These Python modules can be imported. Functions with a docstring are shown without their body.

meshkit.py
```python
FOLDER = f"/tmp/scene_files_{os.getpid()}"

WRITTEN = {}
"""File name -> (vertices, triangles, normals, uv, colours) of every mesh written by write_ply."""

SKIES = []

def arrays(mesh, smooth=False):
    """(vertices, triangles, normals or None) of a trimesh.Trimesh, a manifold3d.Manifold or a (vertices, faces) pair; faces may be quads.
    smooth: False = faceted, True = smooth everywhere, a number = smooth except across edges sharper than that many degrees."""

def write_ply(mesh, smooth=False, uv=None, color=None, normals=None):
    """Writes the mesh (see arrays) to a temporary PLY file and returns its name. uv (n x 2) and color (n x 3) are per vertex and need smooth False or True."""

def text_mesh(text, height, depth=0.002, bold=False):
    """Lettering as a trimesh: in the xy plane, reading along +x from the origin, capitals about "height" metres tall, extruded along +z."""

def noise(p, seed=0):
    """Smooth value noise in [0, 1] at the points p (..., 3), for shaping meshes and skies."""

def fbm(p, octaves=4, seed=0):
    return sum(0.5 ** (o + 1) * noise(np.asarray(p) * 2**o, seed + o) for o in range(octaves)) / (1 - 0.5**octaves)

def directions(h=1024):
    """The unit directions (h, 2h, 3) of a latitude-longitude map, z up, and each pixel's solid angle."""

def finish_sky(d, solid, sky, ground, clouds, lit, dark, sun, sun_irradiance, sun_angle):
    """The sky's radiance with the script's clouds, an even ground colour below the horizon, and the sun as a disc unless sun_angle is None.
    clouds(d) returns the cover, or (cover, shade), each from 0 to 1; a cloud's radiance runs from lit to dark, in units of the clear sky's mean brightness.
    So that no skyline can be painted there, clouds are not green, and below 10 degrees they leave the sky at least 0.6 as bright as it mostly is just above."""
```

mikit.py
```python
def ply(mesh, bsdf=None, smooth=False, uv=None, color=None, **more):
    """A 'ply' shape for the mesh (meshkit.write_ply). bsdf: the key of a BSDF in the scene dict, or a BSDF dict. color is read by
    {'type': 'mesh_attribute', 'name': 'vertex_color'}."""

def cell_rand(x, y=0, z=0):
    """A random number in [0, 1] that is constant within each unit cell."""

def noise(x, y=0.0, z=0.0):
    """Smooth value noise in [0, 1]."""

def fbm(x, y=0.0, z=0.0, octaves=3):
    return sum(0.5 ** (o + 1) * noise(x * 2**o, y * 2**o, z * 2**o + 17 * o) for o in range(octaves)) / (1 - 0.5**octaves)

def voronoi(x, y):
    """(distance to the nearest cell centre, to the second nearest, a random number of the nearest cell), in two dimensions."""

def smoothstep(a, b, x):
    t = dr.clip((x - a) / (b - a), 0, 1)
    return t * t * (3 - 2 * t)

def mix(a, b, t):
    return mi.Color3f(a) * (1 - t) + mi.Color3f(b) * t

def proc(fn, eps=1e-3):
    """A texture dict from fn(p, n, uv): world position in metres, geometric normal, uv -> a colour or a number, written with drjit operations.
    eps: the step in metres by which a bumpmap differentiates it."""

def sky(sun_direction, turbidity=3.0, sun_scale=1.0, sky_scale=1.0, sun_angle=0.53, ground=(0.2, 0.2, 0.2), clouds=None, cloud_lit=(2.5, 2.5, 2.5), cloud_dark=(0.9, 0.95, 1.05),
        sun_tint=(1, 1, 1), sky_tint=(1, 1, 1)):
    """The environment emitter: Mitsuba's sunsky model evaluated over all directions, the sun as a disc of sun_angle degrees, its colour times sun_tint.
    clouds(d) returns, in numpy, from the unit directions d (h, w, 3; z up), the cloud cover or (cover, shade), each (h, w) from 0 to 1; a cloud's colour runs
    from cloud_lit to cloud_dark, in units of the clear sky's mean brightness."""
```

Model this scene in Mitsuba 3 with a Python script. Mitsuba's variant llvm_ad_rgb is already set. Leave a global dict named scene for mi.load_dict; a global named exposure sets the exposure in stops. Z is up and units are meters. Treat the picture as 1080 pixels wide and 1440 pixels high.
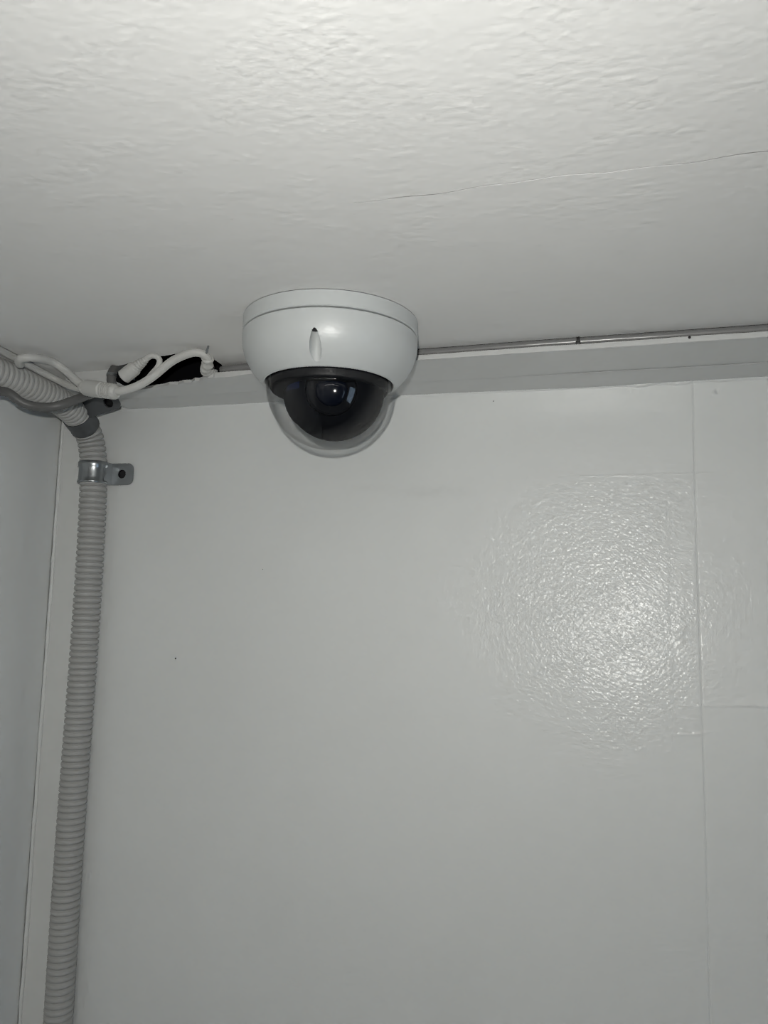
import math
import numpy as np, trimesh, drjit as dr, mitsuba as mi
import manifold3d as m3
from shapely.geometry import Polygon, box as sbox
from scipy.interpolate import CubicSpline
import mikit, meshkit
from mikit import proc, noise, fbm, smoothstep, mix, ply

scene, labels = {}, {}
T4 = mi.ScalarTransform4f

# ---------------------------------------------------------------- camera, light, exposure
# everything below is laid out about the photographer's eye point; O lifts it into the room (floor z = 0, ceiling 2.40)
H = 0.188                      # ceiling above the eye
O = np.array([0.0, 0.0, 2.40 - H])
RIGHT = np.array([0.9603, 0.2781, 0.0228])
UP = np.array([0.0087, -0.1113, 0.9937])
FWD = np.array([-0.2789, 0.9541, 0.1093])
exposure = 0.08
scene['camera'] = {
    'type': 'perspective', 'fov_axis': 'x', 'fov': 2 * math.degrees(math.atan(540 / 1045.0)),
    'near_clip': 0.01, 'far_clip': 50.0,
    'to_world': T4().look_at(origin=O.tolist(), target=(O + FWD).tolist(), up=UP.tolist()),
}
# overcast daylight, reaching the room through the window behind the photographer
scene['sky'] = {'type': 'constant', 'sampling_weight': 1.0, 'radiance': {'type': 'rgb', 'value': [1.25, 1.7, 2.2]}}
FLASH = np.array([15600.0, 15450.0, 14650.0])
ADDED_LAMP = [15.5, 14.9, 13.8]                               # added ceiling lamp, out of view, for the lower wall          # the phone's LED flash beside its lens
FLASH_AT = -0.012 * RIGHT + 0.024 * UP
FLASH_R = 0.0036

# ---------------------------------------------------------------- helpers
D = 0.63                       # back wall in front of the eye
XL = -0.5325                   # left wall
ROOM_R, ROOM_B = 2.1, -2.1


def add(key, mesh, mat, smooth=False, **more):
    if hasattr(mesh, 'to_mesh'):
        m = mesh.to_mesh()
        mesh = trimesh.Trimesh(np.array(m.vert_properties[:, :3], float), np.array(m.tri_verts), process=False)
    else:
        mesh = mesh.copy()
    mesh.apply_translation(O)
    scene[key] = ply(mesh, mat, smooth, **more)
    return key


def tag(key, label=None, category=None, group=None, kind=None):
    labels[key] = {k: v for k, v in dict(label=label, category=category, group=group, kind=kind).items() if v}


def box(a, b):
    a, b = np.minimum(a, b), np.maximum(a, b)
    m = trimesh.creation.box(extents=np.array(b) - np.array(a))
    m.apply_translation((np.array(a) + np.array(b)) / 2)
    return m


def rbox(a, b, r, n=8):
    a, b = np.array(a, float), np.array(b, float)
    s = [m3.Manifold.sphere(r, n).translate([x, y, z]) for x in (a[0] + r, b[0] - r) for y in (a[1] + r, b[1] - r) for z in (a[2] + r, b[2] - r)]
    return m3.Manifold.batch_hull(s)


def spline(pts, step):
    p = np.array(pts, float)
    t = np.r_[0, np.cumsum(np.sqrt(np.linalg.norm(np.diff(p, axis=0), axis=1)))]
    cs = CubicSpline(t, p, bc_type='natural')
    d = cs(np.linspace(0, t[-1], 3000))
    s = np.r_[0, np.cumsum(np.linalg.norm(np.diff(d, axis=0), axis=1))]
    n = max(int(s[-1] / step), 3)
    q = np.linspace(0, s[-1], n + 1)
    return np.c_[[np.interp(q, s, d[:, k]) for k in range(3)]].T, q


def sweep(c, rad, sides=20, cap=True, squash=None):
    """rings of radius rad(i) (or an array) along the points c, frames carried along without twist"""
    c = np.asarray(c, float)
    n = len(c)
    rad = np.broadcast_to(np.asarray(rad, float), (n,))
    t = np.gradient(c, axis=0)
    t /= np.linalg.norm(t, axis=1, keepdims=True)
    a = np.zeros_like(c)
    ref = np.array([0, 0, 1.0]) if abs(t[0, 2]) < .9 else np.array([1.0, 0, 0])
    for i in range(n):
        v = ref - t[i] * (ref @ t[i])
        a[i] = v / np.linalg.norm(v)
        ref = a[i]
    b = np.cross(t, a)
    ang = np.arange(sides) * 2 * np.pi / sides
    ring = np.cos(ang)[None, :, None] * a[:, None] + np.sin(ang)[None, :, None] * b[:, None] * (squash or 1.0)
    v = (c[:, None] + rad[:, None, None] * ring).reshape(-1, 3)
    i, j = np.meshgrid(np.arange(n - 1), np.arange(sides), indexing='ij')
    k = (j + 1) % sides
    q = np.stack([i * sides + j, i * sides + k, (i + 1) * sides + k, (i + 1) * sides + j], -1).reshape(-1, 4)
    f = [q[:, [0, 1, 2]], q[:, [0, 2, 3]]]
    if cap:
        v = np.vstack([v, c[0], c[-1]])
        jj = np.arange(sides)
        f.append(np.c_[np.full(sides, n * sides), (jj + 1) % sides, jj])
        f.append(np.c_[np.full(sides, n * sides + 1), (n - 1) * sides + jj, (n - 1) * sides + (jj + 1) % sides])
    m = trimesh.Trimesh(v, np.vstack(f), process=False)
    return m


def cable(pts, r, step=0.0012, sides=16, round_ends=True):
    c, s = spline(pts, step)
    rad = np.full(len(c), r)
    if round_ends:
        e = np.minimum(s, s[-1] - s)
        k = e < r * .5
        rad[k] = r * np.sqrt(np.clip(1 - (1 - e[k] / (r * .5)) ** 2, .15, 1))
    return sweep(c, rad, sides)


def lathe(profile, at, axis, sides=48):
    """profile: (radius, distance along axis) pairs"""
    axis = np.array(axis, float) / np.linalg.norm(axis)
    p = np.array(profile, float)
    ref = np.array([0, 0, 1.0]) if abs(axis[2]) < .9 else np.array([1.0, 0, 0])
    a = ref - axis * (ref @ axis)
    a /= np.linalg.norm(a)
    b = np.cross(axis, a)
    ang = np.arange(sides) * 2 * np.pi / sides
    ring = np.cos(ang)[:, None] * a + np.sin(ang)[:, None] * b
    v = (np.array(at) + p[:, 1][:, None, None] * axis + p[:, 0][:, None, None] * ring[None]).reshape(-1, 3)
    n = len(p)
    i, j = np.meshgrid(np.arange(n - 1), np.arange(sides), indexing='ij')
    k = (j + 1) % sides
    q = np.stack([i * sides + j, i * sides + k, (i + 1) * sides + k, (i + 1) * sides + j], -1).reshape(-1, 4)
    m = trimesh.Trimesh(v, np.vstack([q[:, [0, 1, 2]], q[:, [0, 2, 3]]]), process=False)
    m.merge_vertices()
    m.update_faces(m.nondegenerate_faces())
    return m


def revolve_solid(profile, sides=128):
    """closed (r, z) polygon -> manifold about the z axis"""
    cs = m3.CrossSection([np.array(profile, float)], m3.FillRule.NonZero)
    return cs.revolve(sides)


def clean(man):
    m = man.to_mesh()
    return trimesh.Trimesh(np.array(m.vert_properties[:, :3], float), np.array(m.tri_verts), process=False)


def fb(x, y, z, s, seed=0, octv=3):
    x, y, z = np.broadcast_arrays(x, y, z)
    return meshkit.fbm(np.stack([x, y, z], -1) / s, octv, seed) - .5


def rgb(*c):
    return {'type': 'rgb', 'value': list(c)}


# ---------------------------------------------------------------- materials
def wall_rgb(base, amount=.05):
    def f(p, n, uv):
        v = fbm(p.x * 9, p.y * 9, p.z * 9, 3) - .5
        w = fbm(p.x * 160, p.y * 160, p.z * 160, 2) - .5
        # a faint darker patch on the back wall below the camera
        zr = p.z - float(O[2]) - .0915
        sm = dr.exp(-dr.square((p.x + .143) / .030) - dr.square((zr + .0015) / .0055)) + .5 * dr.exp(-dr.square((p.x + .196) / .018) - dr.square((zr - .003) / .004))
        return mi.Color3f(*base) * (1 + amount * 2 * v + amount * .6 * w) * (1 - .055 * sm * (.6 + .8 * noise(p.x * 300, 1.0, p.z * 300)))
    return proc(f)


# gloss paint laid on with a roller: orange peel of 2 to 4 mm, smoother above the lap mark and on the taped board edge
def peel(p, n, uv):
    x, z = p.x, p.z - float(O[2])
    a = noise(x * 780 + z * 190, p.y * 300, z * 600)
    b = noise(x * 430 + 7, p.y * 300, z * 330 - x * 130)
    c = noise(x * 1700, p.y * 900, z * 1400)
    patch = smoothstep(.0500, .0530, x) * (1 - smoothstep(.11, .16, x)) * smoothstep(-.125, -.118, z) * .22
    top = smoothstep(.096, .106, z) * .4
    amt = (1 - patch) * (1 - top) * (.55 + .9 * noise(x * 22, 3.3, z * 22))
    d = smoothstep(.62, .95, noise(x * 620 + 31, p.y * 300, z * 520 + 11))
    return amt * (.36 * a + .34 * b + .08 * c + .40 * d)


def roller(p, n, uv):
    a = fbm(p.x * 300, p.y * 400, 2.2, 2)
    b = noise(p.x * 900, p.y * 1100, 1.7)
    c = noise(p.x * 60, p.y * 90, 5.1)
    return (.55 + .8 * c * c) * (a + .22 * b)


def fine(p, n, uv):
    return noise(p.x * 900, p.y * 900, p.z * 900)


WALL = (.575, .585, .578)
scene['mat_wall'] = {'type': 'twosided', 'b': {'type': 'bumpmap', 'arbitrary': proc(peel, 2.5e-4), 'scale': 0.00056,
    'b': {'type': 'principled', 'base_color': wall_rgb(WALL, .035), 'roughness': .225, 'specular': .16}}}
scene['mat_wall_left'] = {'type': 'twosided', 'b': {'type': 'bumpmap', 'arbitrary': proc(peel, 2.5e-4), 'scale': 0.00028,
    'b': {'type': 'principled', 'base_color': wall_rgb(WALL, .03), 'roughness': .42, 'specular': .4}}}
scene['mat_ceiling'] = {'type': 'twosided', 'b': {'type': 'bumpmap', 'arbitrary': proc(roller, 4e-4), 'scale': 0.00048,
    'b': {'type': 'principled', 'base_color': wall_rgb((.545, .545, .537), .03), 'roughness': .62, 'specular': .35}}}
scene['mat_trim'] = {'type': 'twosided', 'b': {'type': 'bumpmap', 'arbitrary': proc(peel, 3e-4), 'scale': 0.00055,
    'b': {'type': 'principled', 'base_color': wall_rgb((.44, .445, .44), .04), 'roughness': .22, 'specular': .5}}}
scene['mat_room'] = {'type': 'twosided', 'b': {'type': 'diffuse', 'reflectance': rgb(.36, .37, .37)}}
scene['mat_floor'] = {'type': 'twosided', 'b': {'type': 'diffuse', 'reflectance': rgb(.12, .12, .115)}}
scene['mat_cavity_dark'] = {'type': 'twosided', 'b': {'type': 'diffuse', 'reflectance': rgb(.006, .006, .007)}}  # near-black colour stands in for the dark inside the hole
scene['mat_housing'] = {'type': 'twosided', 'b': {'type': 'bumpmap', 'arbitrary': proc(fine, 2e-4), 'scale': 0.00006,
    'b': {'type': 'principled', 'base_color': rgb(.375, .39, .39), 'roughness': .38, 'specular': .5}}}
scene['mat_conduit'] = {'type': 'twosided', 'b': {'type': 'principled', 'base_color': wall_rgb((.31, .31, .302), .06), 'roughness': .55, 'specular': .4}}
scene['mat_white_cable'] = {'type': 'twosided', 'b': {'type': 'principled', 'base_color': rgb(.40, .40, .387), 'roughness': .5, 'specular': .4}}
scene['mat_plug'] = {'type': 'twosided', 'b': {'type': 'principled', 'base_color': rgb(.37, .37, .357), 'roughness': .5, 'specular': .4}}
scene['mat_grey_cable'] = {'type': 'twosided', 'b': {'type': 'principled', 'base_color': rgb(.085, .085, .084), 'roughness': .45, 'specular': .4}}
scene['mat_painted_cable'] = {'type': 'twosided', 'b': {'type': 'principled', 'base_color': wall_rgb((.15, .15, .15), .12), 'roughness': .28, 'specular': .5}}
scene['mat_steel'] = {'type': 'twosided', 'b': {'type': 'principled', 'base_color': wall_rgb((.27, .285, .295), .14), 'metallic': .9, 'roughness': .27}}
scene['mat_shaded_steel'] = {'type': 'twosided', 'b': {'type': 'principled', 'base_color': wall_rgb((.10, .105, .11), .10), 'metallic': .6, 'roughness': .45}}  # steel darkened in colour to carry the shade on the upper clamp
scene['mat_black'] = {'type': 'twosided', 'b': {'type': 'principled', 'base_color': rgb(.008, .008, .009), 'roughness': .5, 'specular': .3}}
scene['mat_tie'] = {'type': 'twosided', 'b': {'type': 'principled', 'base_color': rgb(.02, .02, .02), 'roughness': .3}}
scene['mat_ball'] = {'type': 'twosided', 'b': {'type': 'diffuse', 'reflectance': rgb(.004, .0045, .006)}}
scene['mat_yoke'] = {'type': 'twosided', 'b': {'type': 'diffuse', 'reflectance': rgb(.005, .0055, .007)}}
scene['mat_lens'] = {'type': 'twosided', 'b': {'type': 'principled', 'base_color': rgb(.001, .002, .006), 'roughness': .06, 'specular': .4}}
scene['mat_blue'] = {'type': 'twosided', 'b': {'type': 'principled', 'base_color': rgb(.0015, .006, .030), 'roughness': .3, 'specular': .2}}
scene['mat_dome'] = {'type': 'thindielectric', 'int_ior': 1.60, 'ext_ior': 1.0, 'specular_reflectance': rgb(.42, .42, .42)}
scene['mat_pane'] = {'type': 'thindielectric', 'int_ior': 1.5, 'ext_ior': 1.0}
scene['mat_white_frame'] = {'type': 'twosided', 'b': {'type': 'diffuse', 'reflectance': rgb(.7, .7, .7)}}

# ---------------------------------------------------------------- the flash
c = FLASH_AT
disc = lathe([(0, 0), (FLASH_R * .5, 0), (FLASH_R, 0)], c, FWD, 24)
m = disc.copy()
if m.face_normals[0] @ FWD < 0:
    m.invert()
m.apply_translation(O)
scene['camera_flash__led'] = {**ply(m, 'mat_black'), 'emitter': {'type': 'area', 'sampling_weight': 4.0, 'radiance': {'type': 'rgb', 'value': FLASH.tolist()}}}
add('camera_flash__bezel', lathe([(FLASH_R, -.001), (FLASH_R, .0008), (FLASH_R + .0008, .0008), (FLASH_R + .0008, -.001), (FLASH_R, -.001)], c, FWD, 24), 'mat_black', 30)
tag('camera_flash', 'small round flash of the camera that takes the picture', 'flash')

# ---------------------------------------------------------------- room shell
FZ = -O[2]
add('floor', box((XL - .1, ROOM_B - .1, FZ - .1), (ROOM_R + .1, D + .12, FZ)), 'mat_floor')
tag('floor', kind='structure')
add('wall_front', box((XL - .1, ROOM_B - .1, FZ), (ROOM_R + .1, ROOM_B, H)), 'mat_room')
tag('wall_front', kind='structure')
# right wall with one tall window, the only daylight in the room
wy0, wy1, wz0, wz1 = -1.00, -.35, -1.70, -.28
add('wall_right', trimesh.util.concatenate([
    box((ROOM_R, ROOM_B - .1, FZ), (ROOM_R + .1, wy0, H)), box((ROOM_R, wy1, FZ), (ROOM_R + .1, D + .12, H)),
    box((ROOM_R, wy0, FZ), (ROOM_R + .1, wy1, wz0)), box((ROOM_R, wy0, wz1), (ROOM_R + .1, wy1, H))]), 'mat_room')
tag('wall_right', kind='structure')
fr = [box((ROOM_R + .02, a, wz0), (ROOM_R + .07, a + .04, wz1)) for a in (wy0, wy1 - .04)]
fr += [box((ROOM_R + .02, wy0, z), (ROOM_R + .07, wy1, z + .04)) for z in (wz0, wz1 - .04)]
add('window_1__window_frame', trimesh.util.concatenate(fr), 'mat_white_frame')
pane = trimesh.Trimesh([[ROOM_R + .045, wy0, wz0], [ROOM_R + .045, wy1, wz0], [ROOM_R + .045, wy1, wz1], [ROOM_R + .045, wy0, wz1]], [[0, 1, 2], [0, 2, 3]], process=False)
add('window_1__pane', pane, 'mat_pane')
tag('window_1', kind='structure')


# ceiling lamp added out of view to brighten the lower back wall
lx, ly = .25, -1.25
add('added_ceiling_lamp__housing', rbox((lx - .62, ly - .10, H - .045), (lx + .62, ly + .10, H), .008), 'mat_white_frame', 30)
scene['added_ceiling_lamp__diffuser'] = ply((lambda m: (m.apply_translation(O), m)[1])(box((lx - .60, ly - .085, H - .058), (lx + .60, ly + .085, H - .046))), 'mat_white_frame')
scene['added_ceiling_lamp__diffuser']['emitter'] = {'type': 'area', 'radiance': {'type': 'rgb', 'value': ADDED_LAMP}}
tag('added_ceiling_lamp', 'added long ceiling lamp, out of view, brightening the back wall', 'lamp')


# ---- ceiling: two boards meeting in a faint joint, and a ragged hole broken through above the ledge
hole = Polygon([(-.409, .566), (-.407, .552), (-.406, .538), (-.396, .529), (-.388, .5265), (-.380, .5235), (-.372, .5225), (-.365, .519), (-.355, .5175),
                (-.345, .513), (-.334, .5115), (-.325, .509), (-.318, .5092), (-.310, .5105), (-.303, .516), (-.303, .526), (-.304, .545), (-.318, .545),
                (-.322, .546), (-.327, .5485), (-.331, .5475), (-.337, .5525), (-.344, .5515), (-.352, .5555), (-.360, .5545), (-.368, .5585), (-.380, .5600), (-.392, .5650)])
notch = Polygon(list(hole.exterior.coords)[:15] + [(-.303, .526), (-.304, .534), (-.307, .5365), (-.311, .5355), (-.318, .5395)] + list(hole.exterior.coords)[18:-1])
sx = np.unique(np.r_[np.linspace(XL - .1, ROOM_R + .1, 60), np.linspace(-.2, .2, 120)])
seam = lambda x: .3245 + .016 * (x + .02) + .0009 * np.sin(x * 60) + .0006 * np.sin(x * 171 + 1)
gap = lambda x: float(np.clip((x + .13) / .10, 0.02, 1) * np.clip(1.25 - .5 * abs(x + .02) / .06 * (x > .0), .35, 1))
bnd = [(x, seam(x)) for x in sx]


def board(poly, z0, z1):
    parts = getattr(poly, 'geoms', [poly])
    ms = []
    for g in parts:
        m = trimesh.creation.extrude_polygon(g, z1 - z0, engine='earcut')
        m.apply_translation((0, 0, z0))
        ms.append(m)
    return trimesh.util.concatenate(ms)


near = Polygon([(XL - .1, ROOM_B - .1), (ROOM_R + .1, ROOM_B - .1)] + [(x, y - .0007 * gap(x)) for x, y in bnd[::-1]])
far = Polygon(bnd + [(ROOM_R + .1, D + .12), (XL - .1, D + .12)]).difference(hole.union(sbox(-.4060, .542, -.3045, .6065)))
add('ceiling__board', board(near, H, H + .0015), 'mat_ceiling')
joint = Polygon([(x, y - .003) for x, y in bnd] + [(x, y + .003) for x, y in bnd[::-1]])
add('ceiling__joint', board(joint, H + .0003, H + .0014), 'mat_ceiling')
add('ceiling__board_001', board(far, H, H + .0015), 'mat_ceiling')
add('ceiling__added_dark_lining', trimesh.util.concatenate([  # lining added and coloured black so the hole looks unlit
    box((-.46, .47, H + .10), (-.25, .74, H + .11)), box((-.46, .47, H + .0015), (-.45, .74, H + .10)), box((-.26, .47, H + .0015), (-.25, .74, H + .10)),
    box((-.4080, .6070, .1800), (-.2865, .6095, H + .05)), box((-.4080, .5400, .1800), (-.4060, .6080, H + .05)), box((-.2885, .5480, .1800), (-.2865, .6080, H + .05)),
    box((-.46, .47, H + .0015), (-.25, .48, H + .10)), box((-.46, .73, H + .0015), (-.25, .74, H + .10))]), 'mat_cavity_dark')
tag('ceiling', kind='structure')

# ---- back wall: a core and two painted boards with a narrow vertical joint
JX = lambda z: .0737 - .0006 * np.sin((z + .1) * 9)


def wall_relief(x, z):
    """how far the paint stands proud of the board towards the room, in metres"""
    d = .0009 * fb(x, 0, z, .16, 3) + .00022 * fb(x, 0, z, .022, 4)
    # the board bellies out a little here
    d += (.036 * (x - .02) - .062 * (z + .03)) * np.exp(-((x - .02) ** 2 + (z + .03) ** 2) / .19 ** 2)
    ss = lambda a, b, v: np.clip((v - a) / (b - a), 0, 1) ** 2 * (3 - 2 * np.clip((v - a) / (b - a), 0, 1))
    wob = .0012 * fb(x, 0, 0 * z, .02, 5) * 2
    # the lap mark of a roller, from the middle of the wall to the joint
    lap = .1013 + wob * .35
    m = ss(-.035, -.005, x) * (1 - ss(.078, .095, x))
    d += m * (.00010 * ss(-.0008, .0008, lap - z) + .00014 * np.exp(-((z - lap) / .0006) ** 2) * (.4 + 1.6 * np.clip(fb(x, 0, z, .006, 8) * 2 + .5, 0, 1)))
    # taped strip beside the joint: a slightly lower band with a soft edge
    ed = .0525 + .004 * fb(0 * x, 0, z, .04, 6)
    m2 = ss(-.0013, .0010, x - ed) * (1 - ss(.015, .09, x - ed)) * ss(-.135, -.105, z) * (1 - ss(.065, .100, z))
    d -= .00012 * m2
    # tape end: ragged horizontal ridge with an open lower lip
    r1 = -.0795 + .066 * (x - .085) * (x > .04) + .0035 * fb(x, 0, 0 * z, .018, 9)
    k1 = ss(.056, .066, x) * (.45 + .9 * ss(.09, .115, x))
    d += k1 * .0006 * np.exp(-np.clip(z - r1, 0, None) / .004) * ss(-.0006, .0002, z - r1)
    r2 = -.0995 + .10 * (x - .08) + .0035 * fb(x, 0, 0 * z, .02, 12)
    k2 = ss(.050, .060, x) * (1 - ss(.10, .112, x))
    d += k2 * .00035 * np.exp(-((z - r2) / .0011) ** 2) * np.clip(fb(x, 0, 0 * z, .009, 13) * 4 + .3, 0, 1)
    # a blob of filler, a fastener head under the paint, small knocks near the top
    d += .0006 * np.exp(-(((x - .060) / .005) ** 2 + ((z + .026) / .008) ** 2)) * (1 + fb(x, 0, z, .003, 14) * 1.6)
    d += .0011 * np.exp(-(((x - .0893) / .0017) ** 2 + ((z - .1665) / .0015) ** 2)) - .0013 * np.exp(-(((x - .0913) / .0013) ** 2 + ((z - .1672) / .0016) ** 2))
    d += .0004 * np.exp(-(((x - .129) / .0016) ** 2 + ((z - .150) / .0010) ** 2))
    # caulk squeezed out along the top, heavier towards the right
    cz = .1768 - .0022 * ss(-.1, .06, x) * (.3 + np.clip(fb(x, 0, 0 * z, .016, 15) * 1.5 + .3, 0, 1)) + .0012 * fb(x, 0, 0 * z, .003, 17)
    d += .0012 * ss(-.0005, .0006, z - cz) * (.35 + .65 * ss(-.25, -.02, x)) * (.6 + 1.2 * np.clip(fb(x, 0, z, .008, 16) + .4, 0, 1))
    return d


def axis_steps(parts):
    return np.unique(np.round(np.concatenate([np.arange(a, b, s) for a, b, s in parts]), 5))


def wall_board(side):
    zs = np.r_[axis_steps([(-.48, -.13, .004), (-.13, -.06, .0009), (-.06, .09, .0018), (.09, .112, .0005), (.112, .16, .0018), (.16, .186, .0007)]), H + .01]
    zs = np.r_[FZ, np.linspace(FZ, -.5, 8)[1:], zs]
    if side == 0:
        xs = axis_steps([(XL, -.05, .004), (-.05, .045, .0017), (.045, .072, .0008)])
        u = np.r_[xs - .0737, -.0010, -.0006, -.0003, 0]
        back = np.r_[np.zeros(len(xs)), .00003, .00018, .00048, .00055]
    else:
        xs = axis_steps([(.0755, .135, .0008), (.135, .2, .004)])
        u = np.r_[0, .0003, .0006, .0010, xs - .0737, np.linspace(.2, ROOM_R, 12) - .0737]
        back = np.r_[.00055, .00048, .00018, .00003, np.zeros(len(xs) + 12)]
    Xg, Zg = np.meshgrid(u, zs, indexing='ij')
    Xw = np.where(np.abs(Xg) < .05, JX(Zg) + Xg, .0737 + Xg)
    Yg = D - wall_relief(Xw, Zg) + back[:, None]
    v = np.stack([Xw, Yg, Zg], -1).reshape(-1, 3)
    n, k = Xg.shape
    i, j = np.meshgrid(np.arange(n - 1), np.arange(k - 1), indexing='ij')
    q = np.stack([i * k + j, (i + 1) * k + j, (i + 1) * k + j + 1, i * k + j + 1], -1).reshape(-1, 4)
    return trimesh.Trimesh(v, np.vstack([q[:, [0, 1, 2]], q[:, [0, 2, 3]]]), process=False)


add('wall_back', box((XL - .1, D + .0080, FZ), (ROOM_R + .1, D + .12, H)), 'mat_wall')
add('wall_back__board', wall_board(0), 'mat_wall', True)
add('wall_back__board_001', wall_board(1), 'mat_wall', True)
tag('wall_back', kind='structure')
# specks of dirt on the paint
spots = [(-.3858, -.0652, .0009), (-.5060, .1475, .0008), (-.5075, .127, .0007), (-.5095, .121, .0006), (-.5035, .1225, .0008), (-.5015, .116, .0006), (-.300, .020, .0004), (-.0882, .1690, .0005)]
for k, (x, z, r) in enumerate(spots):
    w = float(wall_relief(np.array([x]), np.array([z]))[0])
    add('wall_back__dirt_speck' + (f'_{k:03d}' if k else ''), lathe([(r, .0003), (r * .8, -.0002), (0, -.0004)], (x, D - w, z), (.1, 1, .05), 9), 'mat_black')

# ---- left wall with the caulk run in the corner
ys = np.r_[ROOM_B, np.linspace(ROOM_B, .30, 8)[1:], np.arange(.304, D + .002, .004)]
zs = np.r_[FZ, np.linspace(FZ, -.5, 6)[1:], np.arange(-.496, H + .004, .004)]
Yg, Zg = np.meshgrid(ys, zs, indexing='ij')
edge = np.clip((Yg - (D - .022)) / .022, 0, 1)
Xg = XL + .0012 * fb(0, Yg, Zg, .12, 21) + .0003 * fb(0, Yg, Zg, .02, 22) - .0012 * edge ** 2
n, k = Yg.shape
i, j = np.meshgrid(np.arange(n - 1), np.arange(k - 1), indexing='ij')
q = np.stack([i * k + j, (i + 1) * k + j, (i + 1) * k + j + 1, i * k + j + 1], -1).reshape(-1, 4)
add('wall_left__plaster', trimesh.Trimesh(np.stack([Xg, Yg, Zg], -1).reshape(-1, 3), np.vstack([q[:, [0, 1, 2]], q[:, [0, 2, 3]]]), process=False), 'mat_wall_left', True)
add('wall_left', box((XL - .1, ROOM_B - .1, FZ), (XL - .004, D + .12, H)), 'mat_wall_left')
tag('wall_left', kind='structure')
zz = np.arange(-.56, H, .003)
cx = XL + .0008 + .0012 * fb(zz, 0, 0, .03, 31)
bead = np.c_[cx, np.full_like(zz, D - .0002) + .0006 * fb(zz, 0, 0, .02, 32), zz]
add('wall_left__caulk_bead', sweep(bead, .0019 + .0010 * fb(zz, 0, 0, .012, 33), 14), 'mat_wall', True)

# ---- painted ledge along the top of the back wall (board on the ceiling, cable groove in its upper edge)
LX0, LX1 = -.4525, ROOM_R
prof = [(.5350, .1790), (.5350, .1778), (.5355, .1773), (.5372, .1772), (.5384, .1779), (.5929, .1780), (.5933, .1772), (.5945, .1768), (.6300 + .003, .1768), (.633, H + .002), (.5475, H + .002),
        (.5475, .1822), (.5385, .1821), (.5360, .1820), (.5352, .1816), (.5350, .1808)]
cs = m3.CrossSection([np.array(prof)[:, ::1]], m3.FillRule.EvenOdd)
L = .62
led = cs.extrude(L, 260)                     # profile in xy, length along z
led = led.refine(2) if False else led


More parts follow.
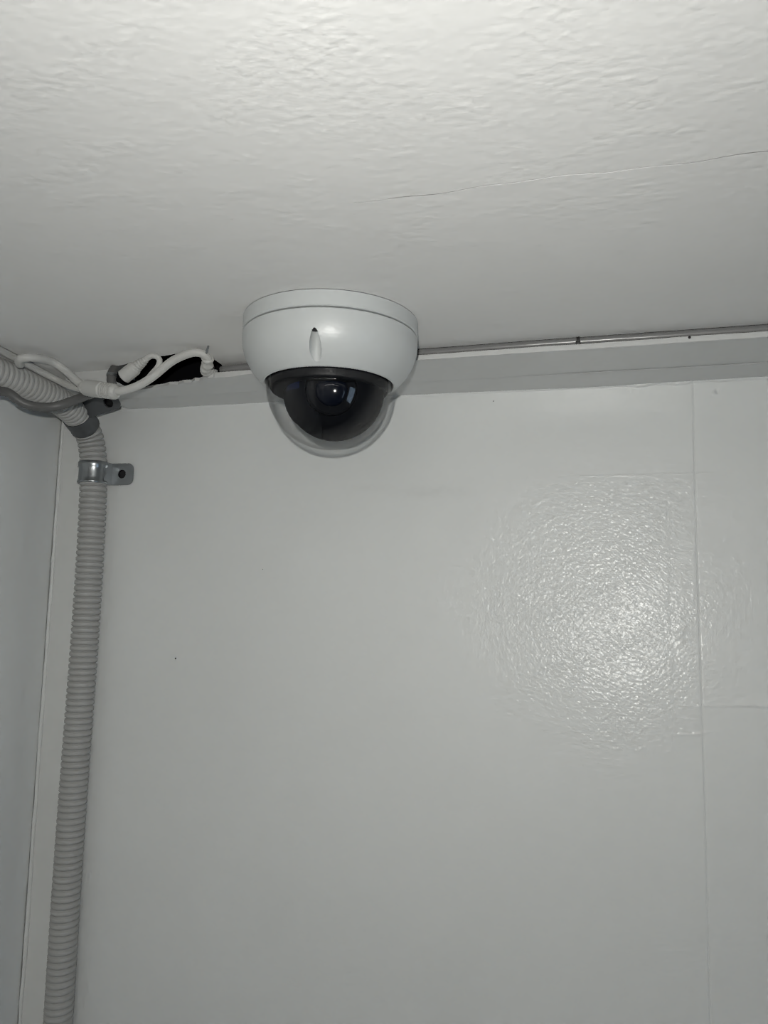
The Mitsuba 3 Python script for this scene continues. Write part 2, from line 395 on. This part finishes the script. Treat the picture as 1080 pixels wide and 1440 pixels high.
def ledge_warp(v):
    v = np.asarray(v, float)
    y, z, s = v[:, 0], v[:, 1], v[:, 2]
    x = LX0 + s
    low = np.clip((.1822 - z) / .003, 0, 1)
    frontness = np.clip((.5400 - y) / .004, 0, 1)
    y2 = y + frontness * (.0022 * fb(x, 0, 0, .035, 41) + .0006 * fb(x, 0, 0, .009, 42))
    left = np.clip((-.19 - x) / .10, 0, 1)
    z2 = z + low * (.0008 * fb(x, y * 4, 0, .05, 43) + .0003 * fb(x, y, 0, .012, 44) + left * (-.0034 * frontness + .0030 * fb(x, y * 3.2, 0, .045, 45)))
    z2 = z2 + np.where((z < .1775), .0012 * np.clip((-.02 - x) / .12, 0, 1), 0)      # the second layer dies out to the left
    return np.stack([x, y2, z2], -1)


led = m3.Manifold.warp_batch(led, ledge_warp) if hasattr(m3.Manifold, 'warp_batch') else led.warp(lambda p: tuple(ledge_warp([p])[0]))
fill = m3.Manifold.cube([.043, .0125, .009]).translate([LX0, .5358, .1795])
led = led + fill
prism = m3.CrossSection([np.array(notch.exterior.coords)[:-1]], m3.FillRule.NonZero).extrude(.05).translate([0, 0, .165])
inside = m3.Manifold.cube([.1225, .0705, .1]).translate([-.4085, .5395, .1797])
inside = inside + m3.Manifold.cube([.10, .0148, .03]).translate([-.305, .5330, .1787])
led = led - prism - inside
add('trim_1', led, 'mat_trim', 28)
far_led = [(y, z) for y, z in prof]
tag('trim_1', kind='structure')
rest = m3.CrossSection([np.array(prof)], m3.FillRule.EvenOdd).extrude(ROOM_R - (LX0 + L))
rm = clean(rest)
vv = np.array(rm.vertices)
rm.vertices = np.stack([LX0 + L + vv[:, 2], vv[:, 0], vv[:, 1]], -1)
add('trim_1__far_length', rm, 'mat_trim', 28)

# ---------------------------------------------------------------- dome camera
R = .061
DC = np.array([-.1803, .4739, H])
plate = revolve_solid([(0, 0), (R - .0006, 0), (R, -.0006), (R, -.0102), (R - .0006, -.0108), (R - .0032, -.0108), (R - .0032, -.0124), (0, -.0124)])
add('dome_camera__base_plate', clean(plate.translate(DC.tolist())), 'mat_housing', 30)
RIM, RH = .0455, -.0448
outer = [(R - .0005, -.0119), (R, -.0125), (R, -.0165), (.0606, -.0210), (.0597, -.0252), (.0582, -.0292), (.0562, -.0330), (.0538, -.0366), (.0510, -.0400), (.0482, -.0428), (.0466, -.0444), (.0458, -.0449), (.0450, -.0450), (.0445, -.0446), (.0444, -.0436), (.0444, -.0225), (.0550, -.0150), (.0550, -.0119)]
p = np.array(outer)
cover = revolve_solid(outer[::-1] if False else outer, 160)
if cover.volume() < 0:
    cover = revolve_solid(outer[::-1], 160)
az0 = math.atan2(-DC[1], -DC[0]) - math.radians(10.0)
for k in range(3):
    a = az0 + k * 2 * math.pi / 3
    cut = m3.Manifold.cylinder(.04, 1, 1, 64).scale([.0058, .0039, 1]).translate([.0540, 0, -.0630]).rotate([0, 0, math.degrees(a)])
    cover = cover - cut
add('dome_camera__cover', clean(cover.translate(DC.tolist())), 'mat_housing', 32)
for k in range(3):  # black disc in each screw slot paints the dark at its top
    a = az0 + k * 2 * math.pi / 3
    q = DC + np.array([.0560 * math.cos(a), .0560 * math.sin(a), 0])
    add('dome_camera__cover__black_screw_disc' + (f'_{k:03d}' if k else ''), lathe([(0, -.0252), (.0020, -.0252), (.0032, -.0246), (.0032, -.0225), (0, -.0225)], q, (0, 0, 1), 20), 'mat_black', 30)
# clear bubble: hemisphere with a short straight skirt, two faces of a thin moulding
GC = -.0460


def bubble(r, skirt):
    t = np.linspace(0, np.pi / 2, 40)
    pr = [(r, GC + skirt)] + [(r * math.cos(u), GC - r * math.sin(u)) for u in t]
    pr[-1] = (0, GC - r)
    return lathe(pr, DC, (0, 0, 1), 128)


add('dome_camera__bubble', bubble(.0434, .006), 'mat_dome', True)
# black collar and the turret ball looking to the right
add('dome_camera__collar', lathe([(0, -.030), (.0405, -.030), (.0405, -.0485), (.0398, -.0497), (.0385, -.0502), (.031, -.0502), (.031, -.040), (0, -.040)], DC, (0, 0, 1), 96), 'mat_yoke', 35)
BC = DC + np.array([.0040, .0, -.0492])
BR = .0342
look = np.array([.25, -.90, -.22])
look /= np.linalg.norm(look)
ball = m3.Manifold.sphere(BR, 128)
ball = ball - m3.Manifold.cylinder(.02, .0185, .0205, 96).translate([0, 0, BR - .0065]) if False else ball


def orient(man, d):
    d = np.array(d, float) / np.linalg.norm(d)
    a = np.cross([0, 0, 1.0] if abs(d[2]) < .9 else [1.0, 0, 0], d)
    a /= np.linalg.norm(a)
    b = np.cross(d, a)
    M = np.c_[a, b, d, np.zeros(3)]
    return man.transform(M)


socket = orient(m3.Manifold.cylinder(.02, .0165, .0190, 96).translate([0, 0, BR - .0090]), look)
groove = m3.Manifold.cylinder(.0012, BR + .01, BR + .01, 128).translate([0, 0, -.0006]) - m3.Manifold.cylinder(.0012, BR - .0008, BR - .0008, 128).translate([0, 0, -.0006])
ball = ball - socket - orient(groove, [.93, .30, -.2])
add('dome_camera__turret', clean(ball.translate(BC.tolist())), 'mat_ball', 30)
lc = BC + look * (BR - .0090)
add('dome_camera__turret__lens_ring', lathe([(.0163, 0), (.0163, .0016), (.0150, .0022), (.0120, .0012), (.0105, .0004), (.0105, 0)], lc, look, 64), 'mat_yoke', 30)
up_ = np.array([0, 0, 1.0]) - look * look[2]
up_ /= np.linalg.norm(up_)
side_ = np.cross(up_, look)


def annulus(r0, r1, a0, a1, lift):
    an = np.radians(np.linspace(a0, a1, 14))
    ring = [lc + look * lift + r * (math.cos(t) * side_ + math.sin(t) * up_) for r in (r0, r1) for t in an]
    i = np.arange(13)
    f = np.vstack([np.c_[i, i + 1, i + 15], np.c_[i, i + 15, i + 14]])
    top = trimesh.Trimesh(ring, f, process=False)
    low = np.array(ring) - look * .0008
    v = np.vstack([ring, low])
    edge_ = np.r_[np.arange(14), np.arange(27, 13, -1)]
    nx = np.roll(edge_, -1)
    return trimesh.Trimesh(v, np.vstack([f, f[:, ::-1] + 28, np.c_[edge_, edge_ + 28, nx + 28], np.c_[edge_, nx + 28, nx]]), process=False)


sv, uv_, tv = np.array([.96, .28, .02]), np.array([.01, -.11, .99]), np.array([.28, -.95, -.11])  # blue patches paint the coloured reflections of the lens coating
ga, gb = np.meshgrid(np.linspace(-.90, -.62, 12), np.linspace(-.06, .30, 12), indexing='ij')
dirs = ga[..., None] * sv + gb[..., None] * uv_ + np.sqrt(1 - ga ** 2 - gb ** 2)[..., None] * tv
pt = np.concatenate([(BC + dirs * (BR + .0003)).reshape(-1, 3), (BC + dirs * (BR - .001)).reshape(-1, 3)])
i, j = np.meshgrid(np.arange(11), np.arange(11), indexing='ij')
qd = np.stack([i * 12 + j, i * 12 + j + 1, (i + 1) * 12 + j + 1, (i + 1) * 12 + j], -1).reshape(-1, 4)
fc = np.vstack([qd[:, [0, 2, 1]], qd[:, [0, 3, 2]]])
add('dome_camera__turret__painted_reflection', trimesh.Trimesh(pt, np.vstack([fc, fc[:, ::-1] + 144]), process=False), 'mat_blue', 40)
add('dome_camera__turret__painted_reflection_001', annulus(.0125, .0155, 48, 78, .0026), 'mat_blue')
labels['dome_camera__turret__painted_reflection'] = {'label': 'dark blue patch on the ball, a painted reflection of the lens coating'}
t = np.linspace(0, 1, 14)
add('dome_camera__turret__lens', lathe([(.0105 * math.sqrt(1 - u * u), .0005 + .0035 * u) for u in t[:-1]] + [(0, .0040)], lc, look, 64), 'mat_lens', True)
# yoke cheek on the left of the ball
yk = orient(m3.Manifold.cylinder(.004, .0215, .0185, 72), [-.97, .20, -.10])
yk = yk.translate((BC + np.array([-.97, .20, -.10]) / np.linalg.norm([-.97, .2, -.1]) * .0262).tolist())
add('dome_camera__yoke', clean(yk), 'mat_yoke', 30)
tag('dome_camera', 'white dome security camera with a clear bubble, fixed to the ceiling against the ledge', 'security camera')
labels['dome_camera__bubble'] = {'label': 'clear plastic bubble'}
labels['dome_camera__turret'] = {'label': 'glossy black ball that holds the lens'}
labels['dome_camera__collar'] = {'label': 'black ring around the ball'}

# ---------------------------------------------------------------- corrugated conduit
path = [(-.468, -.25, .1725), (-.468, .10, .1730), (-.469, .32, .1735), (-.4705, .44, .1727), (-.4716, .4813, .1722), (-.4743, .5335, .1712), (-.4790, .572, .1672), (-.4828, .598, .1590),
        (-.4833, .6110, .1475), (-.4818, .6158, .1300), (-.4790, .6165, .0874), (-.4780, .6168, -.05), (-.4795, .6165, -.22), (-.4792, .6165, -.3974), (-.4795, .6165, -.75)]
PITCH = .0057
cpts, cs_ = spline(path, PITCH / 9)
ph = (cs_ / PITCH) % 1.0
ridge = np.clip(np.abs(ph - .5) / .5, 0, 1)                 # 0 in the middle of a rib
rad = .0128 - .0017 * np.clip((ridge - .50) / .36, 0, 1) ** 2 - .0005 * ridge ** 2
add('flexible_conduit', sweep(cpts, rad, 40), 'mat_conduit', True)
tag('flexible_conduit', 'grey corrugated conduit running under the ceiling and bending down the wall corner', 'conduit')


def path_at(target):
    k = np.argmin(np.linalg.norm(cpts - np.array(target), axis=1))
    t = cpts[min(k + 12, len(cpts) - 1)] - cpts[k - 12]
    return cpts[k], t / np.linalg.norm(t)


# ---------------------------------------------------------------- saddle clamps
def strap(at, axis, prof_, a0, a1, toward, thick=.0010, n=48):
    """bent sheet: prof_ = (offset along axis, radius) pairs, swept from angle a0 to a1 about axis, angle 0 pointing toward"""
    axis = np.array(axis) / np.linalg.norm(axis)
    u = np.array(toward, float) - axis * (np.array(toward) @ axis)
    u /= np.linalg.norm(u)
    w = np.cross(axis, u)
    pr = np.array(prof_)
    loop = np.vstack([np.c_[pr[:, 0], pr[:, 1]], np.c_[pr[::-1, 0], pr[::-1, 1] - thick]])
    ang = np.radians(np.linspace(a0, a1, n))
    v = np.array(at) + loop[None, :, 0, None] * axis + loop[None, :, 1, None] * (np.cos(ang)[:, None, None] * u + np.sin(ang)[:, None, None] * w)
    k = len(loop)
    v = v.reshape(-1, 3)
    i, j = np.meshgrid(np.arange(n - 1), np.arange(k), indexing='ij')
    jj = (j + 1) % k
    q = np.stack([i * k + j, i * k + jj, (i + 1) * k + jj, (i + 1) * k + j], -1).reshape(-1, 4)
    f = [q[:, [0, 1, 2]], q[:, [0, 2, 3]]]
    half = k // 2
    for base in (0, (n - 1) * k):
        for m_ in range(half - 1):
            f.append(np.array([[base + m_, base + m_ + 1, base + k - 2 - m_], [base + m_, base + k - 2 - m_, base + k - 1 - m_]]))
    return trimesh.Trimesh(v, np.vstack(f), process=False)


def plate_tab(origin, u, w, length, half, hole_c, hole_r, thick=.0012, corner=.006):
    """flat tab in the plane (u, w): starts at origin, runs along u, rounded far end, round hole"""
    u, w = np.array(u, float) / np.linalg.norm(u), np.array(w, float)
    w = w - u * (w @ u)
    w /= np.linalg.norm(w)
    nn = np.cross(u, w)
    g = Polygon([(-.001, -half), (length - .003, -half), (length - .003, half), (-.001, half)])
    end = sbox(0, -half, length, half).buffer(-corner).buffer(corner)
    from shapely.geometry import Point
    g = g.intersection(sbox(-1, -1, length - corner, 1)).union(end).difference(Point(hole_c, 0).buffer(hole_r, 24))
    m = trimesh.creation.extrude_polygon(g, thick, engine='earcut')
    v = np.array(m.vertices)
    m.vertices = np.array(origin) + v[:, :1] * u + v[:, 1:2] * w + (v[:, 2:] - thick / 2) * nn
    return m, np.array(origin) + hole_c * u, nn


# lower clamp: bright zinc, tab flat on the wall to the right of the pipe
cc, ax = path_at((-.479, .6165, .1122))
ax = np.array([0, 0, 1.0])
sp = [(-.0108, .0141), (-.0100, .0146), (-.0088, .0146), (-.0072, .0140), (-.0045, .0138), (0, .01375), (.0035, .0138), (.0052, .0142), (.0072, .0147), (.0092, .0147), (.0108, .0141)]
add('pipe_clamp__strap', strap(cc, ax, sp, -128, 128, (0, -1, 0)), 'mat_steel', 40)
tb, hc, nn = plate_tab((cc[0] + .0118, D - .0035, cc[2]), (1, 0.02, 0), (0, 0, 1), .0262, .0108, .0140, .0043)
add('pipe_clamp__tab', tb, 'mat_steel', 30)
web = strap(cc + np.array([.0136, 0, 0]), ax, [(z, .0016) for z in (-.0108, -.004, .004, .0108)], -70, 70, (0, -1, 0), .0009, 12)
add('pipe_clamp__web', box((cc[0] + .0128, cc[1] - .0020, cc[2] - .0108), (cc[0] + .0142, D - .0028, cc[2] + .0108)), 'mat_steel')
add('pipe_clamp__screw_hole', lathe([(.0043, -.0004), (.0043, .0012), (0, .0012)], hc, (0, 1, 0), 28), 'mat_black', 30)
tag('pipe_clamp', 'shiny zinc saddle clamp holding the vertical run of conduit to the wall', 'pipe clamp')
# upper clamp: in the bend, its shade put into a darker steel colour, tab turned up to the ledge
c2, a2 = path_at((-.4842, .5975, .1600))
sp2 = [(-.0085, .0139), (-.0070, .0144), (-.0050, .0141), (0, .0140), (.0050, .0141), (.0070, .0144), (.0085, .0139)]
add('pipe_clamp_001__strap', strap(c2, a2, sp2, -150, 150, (.35, -.75, -.55)), 'mat_shaded_steel', 40)
u2 = np.array([.97, -.10, .18])
tb, hc, nn = plate_tab((-.4700, .5865, .1680), u2, (0, .62, -.78), .0390, .0082, .0275, .0048)
add('pipe_clamp_001__tab', tb, 'mat_shaded_steel', 30)
nn = nn if nn[1] > 0 else -nn
add('pipe_clamp_001__screw_hole', lathe([(.0050, -.0009), (.0050, .0030), (0, .0030)], hc, nn, 28), 'mat_black', 30)
tag('pipe_clamp_001', 'shade-coloured saddle clamp around the bend of the conduit, its tab up under the ledge', 'pipe clamp')


# ---------------------------------------------------------------- cables and connectors in the corner
def connector(key, a, b, profile, mat='mat_plug'):
    a, b = np.array(a), np.array(b)
    L_ = np.linalg.norm(b - a)
    add(key, lathe([(r, s * L_) for r, s in profile], a, b - a, 40), mat, 35)


CA, CB = np.array([-.3685, .4950, .1548]), np.array([-.4072, .5000, .1626])
pA = [(-.324, .562, .1920), (-.3150, .540, .1835), (-.3085, .5265, .1785), (-.2995, .512, .1770), (-.2938, .503, .1802), (-.2978, .497, .1828), (-.3078, .495, .1814), (-.3213, .4955, .1765), (-.3346, .4962, .1677), (-.3480, .4965, .1604), (-.3588, .4965, .1571), (-.3690, .4960, .1558), (-.3750, .4963, .1566)]
add('white_cable', cable(pA, .0033), 'mat_white_cable', True)
pA2 = [(-.398, .4988, .1608), (-.4045, .5, .1632), (-.4129, .5, .1690), (-.4234, .4995, .1776), (-.4300, .4930, .1826), (-.4310, .4790, .1815), (-.4344, .4700, .1797), (-.4400, .4680, .1781), (-.4463, .4743, .1768), (-.4500, .4800, .1785)]
add('white_cable__long_loop', cable(pA2, .0033), 'mat_white_cable', True)
# moulded coupling between both
pr = [(0, 0), (.0044, 0), (.0058, .03), (.0062, .06)]
for k in range(5):
    s = .08 + k * .062
    pr += [(.0064, s), (.0064, s + .036), (.0058, s + .042), (.0058, s + .056)]
pr += [(.0066, .40), (.0068, .43), (.0068, .80)]
for k in range(3):
    s = .82 + k * .045
    pr += [(.0064 - k * .0007, s), (.0066 - k * .0008, s + .020), (.0060 - k * .0007, s + .030)]
pr += [(.0042, .97), (.0036, 1.0), (0, 1.0)]
connector('white_cable__coupling', CA, CB, pr)
tag('white_cable', 'white cable arching out of the ceiling hole, with a ribbed coupling and a loop', 'cable')
# crumpled tape wrapped round the cable where it comes out of the hole
tp = [(-.3125, .535, .1815), (-.3070, .5240, .1780), (-.3035, .5175, .1768), (-.2968, .5085, .1780), (-.2940, .5035, .1808)]
tc, ts = spline(tp, .0006)
tr = .0041 + .0026 * fb(ts, 0, 0, .006, 51) * 2 * .6 + .0008 * np.sin(ts * 900)
tm = sweep(tc, np.clip(tr, .0035, .006), 20)
vv = np.array(tm.vertices)
vv += (.0022 * np.stack([fb(vv[:, 0], vv[:, 1], vv[:, 2], .006, s) for s in (52, 53, 54)], -1))
tm.vertices = vv
add('white_cable__tape_wrap', tm, 'mat_white_cable', 40)
add('white_cable__bare_wire', cable([(-.2950, .5035, .1815), (-.2925, .4990, .1822), (-.2895, .4945, .1838), (-.2868, .4915, .1855)], .0008, .0004, 8), 'mat_steel', True)

PA, PB = np.array([-.3668, .4985, .1674]), np.array([-.3462, .4985, .1812])
pr = [(0, 0), (.0040, 0), (.0050, .02), (.0058, .05), (.0058, .50), (.0053, .56), (.0047, .58)]
for k in range(4):
    s = .60 + k * .085
    r = .0046 - k * .00035
    pr += [(r, s), (r, s + .050), (r - .0009, s + .056), (r - .0009, s + .080)]
pr += [(.0030, .95), (.0028, 1.0), (0, 1.0)]
connector('power_plug__body', PA, PB, pr)
add('power_plug__lead', cable([(-.3480, .4985, .1800), (-.3448, .4985, .1822), (-.3408, .498, .1836), (-.3362, .4985, .1826), (-.3340, .499, .1797), (-.3352, .499, .1745), (-.3402, .500, .1702), (-.3470, .5022, .1655), (-.354, .5035, .1620), (-.362, .5025, .1592), (-.3686, .4980, .1570)], .0023, .0008, 14), 'mat_white_cable', True)
tag('power_plug', 'pale barrel plug with ribbed end and short looped lead, before the ceiling hole', 'plug')

pB = [(-.4470, -.25, .1846), (-.4455, .02, .1846), (-.4400, .25, .1845), (-.4400, .33, .1845), (-.4455, .4050, .1847), (-.4525, .4500, .1847), (-.4570, .4750, .1847), (-.4600, .4950, .1847), (-.4618, .5130, .1838), (-.4560, .5270, .1800), (-.4440, .5290, .1745), (-.4340, .5290, .1712), (-.4240, .5290, .1690)]
add('white_cable_001', cable(pB, .0030), 'mat_white_cable', True)
tag('white_cable_001', 'thin white cable lying along the top of the conduit, close under the ceiling', 'cable')
pC = [(-.5000, -.25, .1680), (-.4995, .05, .1690), (-.5000, .28, .1690), (-.500, .38, .1680), (-.4960, .455, .1620), (-.4870, .4745, .1552), (-.4560, .4730, .1538), (-.4460, .4780, .1468), (-.4370, .4850, .1440), (-.4240, .4890, .1440), (-.4156, .4980, .1498), (-.4118, .5110, .1580), (-.4144, .5300, .1680), (-.418, .548, .174)]
add('grey_cable', cable(pC, .0037), 'mat_grey_cable', True)
tag('grey_cable', 'dark grey cable sagging under the horizontal conduit in the corner', 'cable')
add('cable_stub', cable([(-.3990, .5480, .1980), (-.3985, .5400, .1935), (-.3975, .5290, .1860), (-.3962, .5235, .1785), (-.3945, .5230, .1700), (-.392, .526, .164)], .0038, .001, 16), 'mat_grey_cable', True)
add('cable_stub__metal_clip', strap((-.3962, .5235, .1785), (.02, -.2, -1), [(-.0012, .0042), (.0012, .0042)], -170, 170, (.6, -.8, 0), .0006, 24), 'mat_steel', 30)
tag('cable_stub', 'short dark grey cable dropping from the left end of the ceiling hole, behind the plug', 'cable')


# painted-over cable in the groove between ceiling and ledge
def groove_path(x0, x1, y, z, seed, wob=.0006):
    xs = np.arange(x0, x1, .004)
    return np.c_[xs, y + wob * 2 * fb(xs, 0, 0, .05, seed), z + .6 * wob * 2 * fb(xs, 0, 0, .06, seed + 1)]


g = groove_path(-.178, .62, .5405, .1851, 61)
add('painted_cable', sweep(g, .0030 + .0003 * fb(g[:, 0], 0, 0, .02, 63), 14), 'mat_painted_cable', True)
tag('painted_cable', 'long painted grey cable lying in the groove between the ceiling and the ledge', 'cable')
g2 = groove_path(-.302, -.186, .5388, .1846, 65, .0003)
t = np.clip((g2[:, 0] + .302) / .09, 0, 1)
g2[:, 1] += .0015 * (1 - t)
g2[:, 2] += -.0026 * (1 - t)
add('painted_cable_001', sweep(g2, .0034, 14), 'mat_painted_cable', True)
tag('painted_cable_001', 'short painted grey cable from the ceiling hole to the back of the dome camera', 'cable')
k = np.argmin(np.abs(g[:, 0] + .0145))
add('cable_tie__band', strap(g[k], (1, .06, .1), [(-.0012, .0038), (.0012, .0038)], -178, 178, (0, -1, -.3), .0007, 32), 'mat_tie', 30)
add('cable_tie__head', rbox(g[k] + np.array([-.0016, -.0052, -.0036]), g[k] + np.array([.0016, -.0028, -.0008]), .0005), 'mat_tie', 30)
tag('cable_tie', 'black cable tie around the painted cable to the right of the dome camera', 'cable tie')
add('trim_1__nail_head', lathe([(0, -.0010), (.0009, -.0008), (.0011, 0), (.0009, .003), (0, .003)], (.0605, .5352, .1806), (0, 1, 0), 14), 'mat_black', 30)
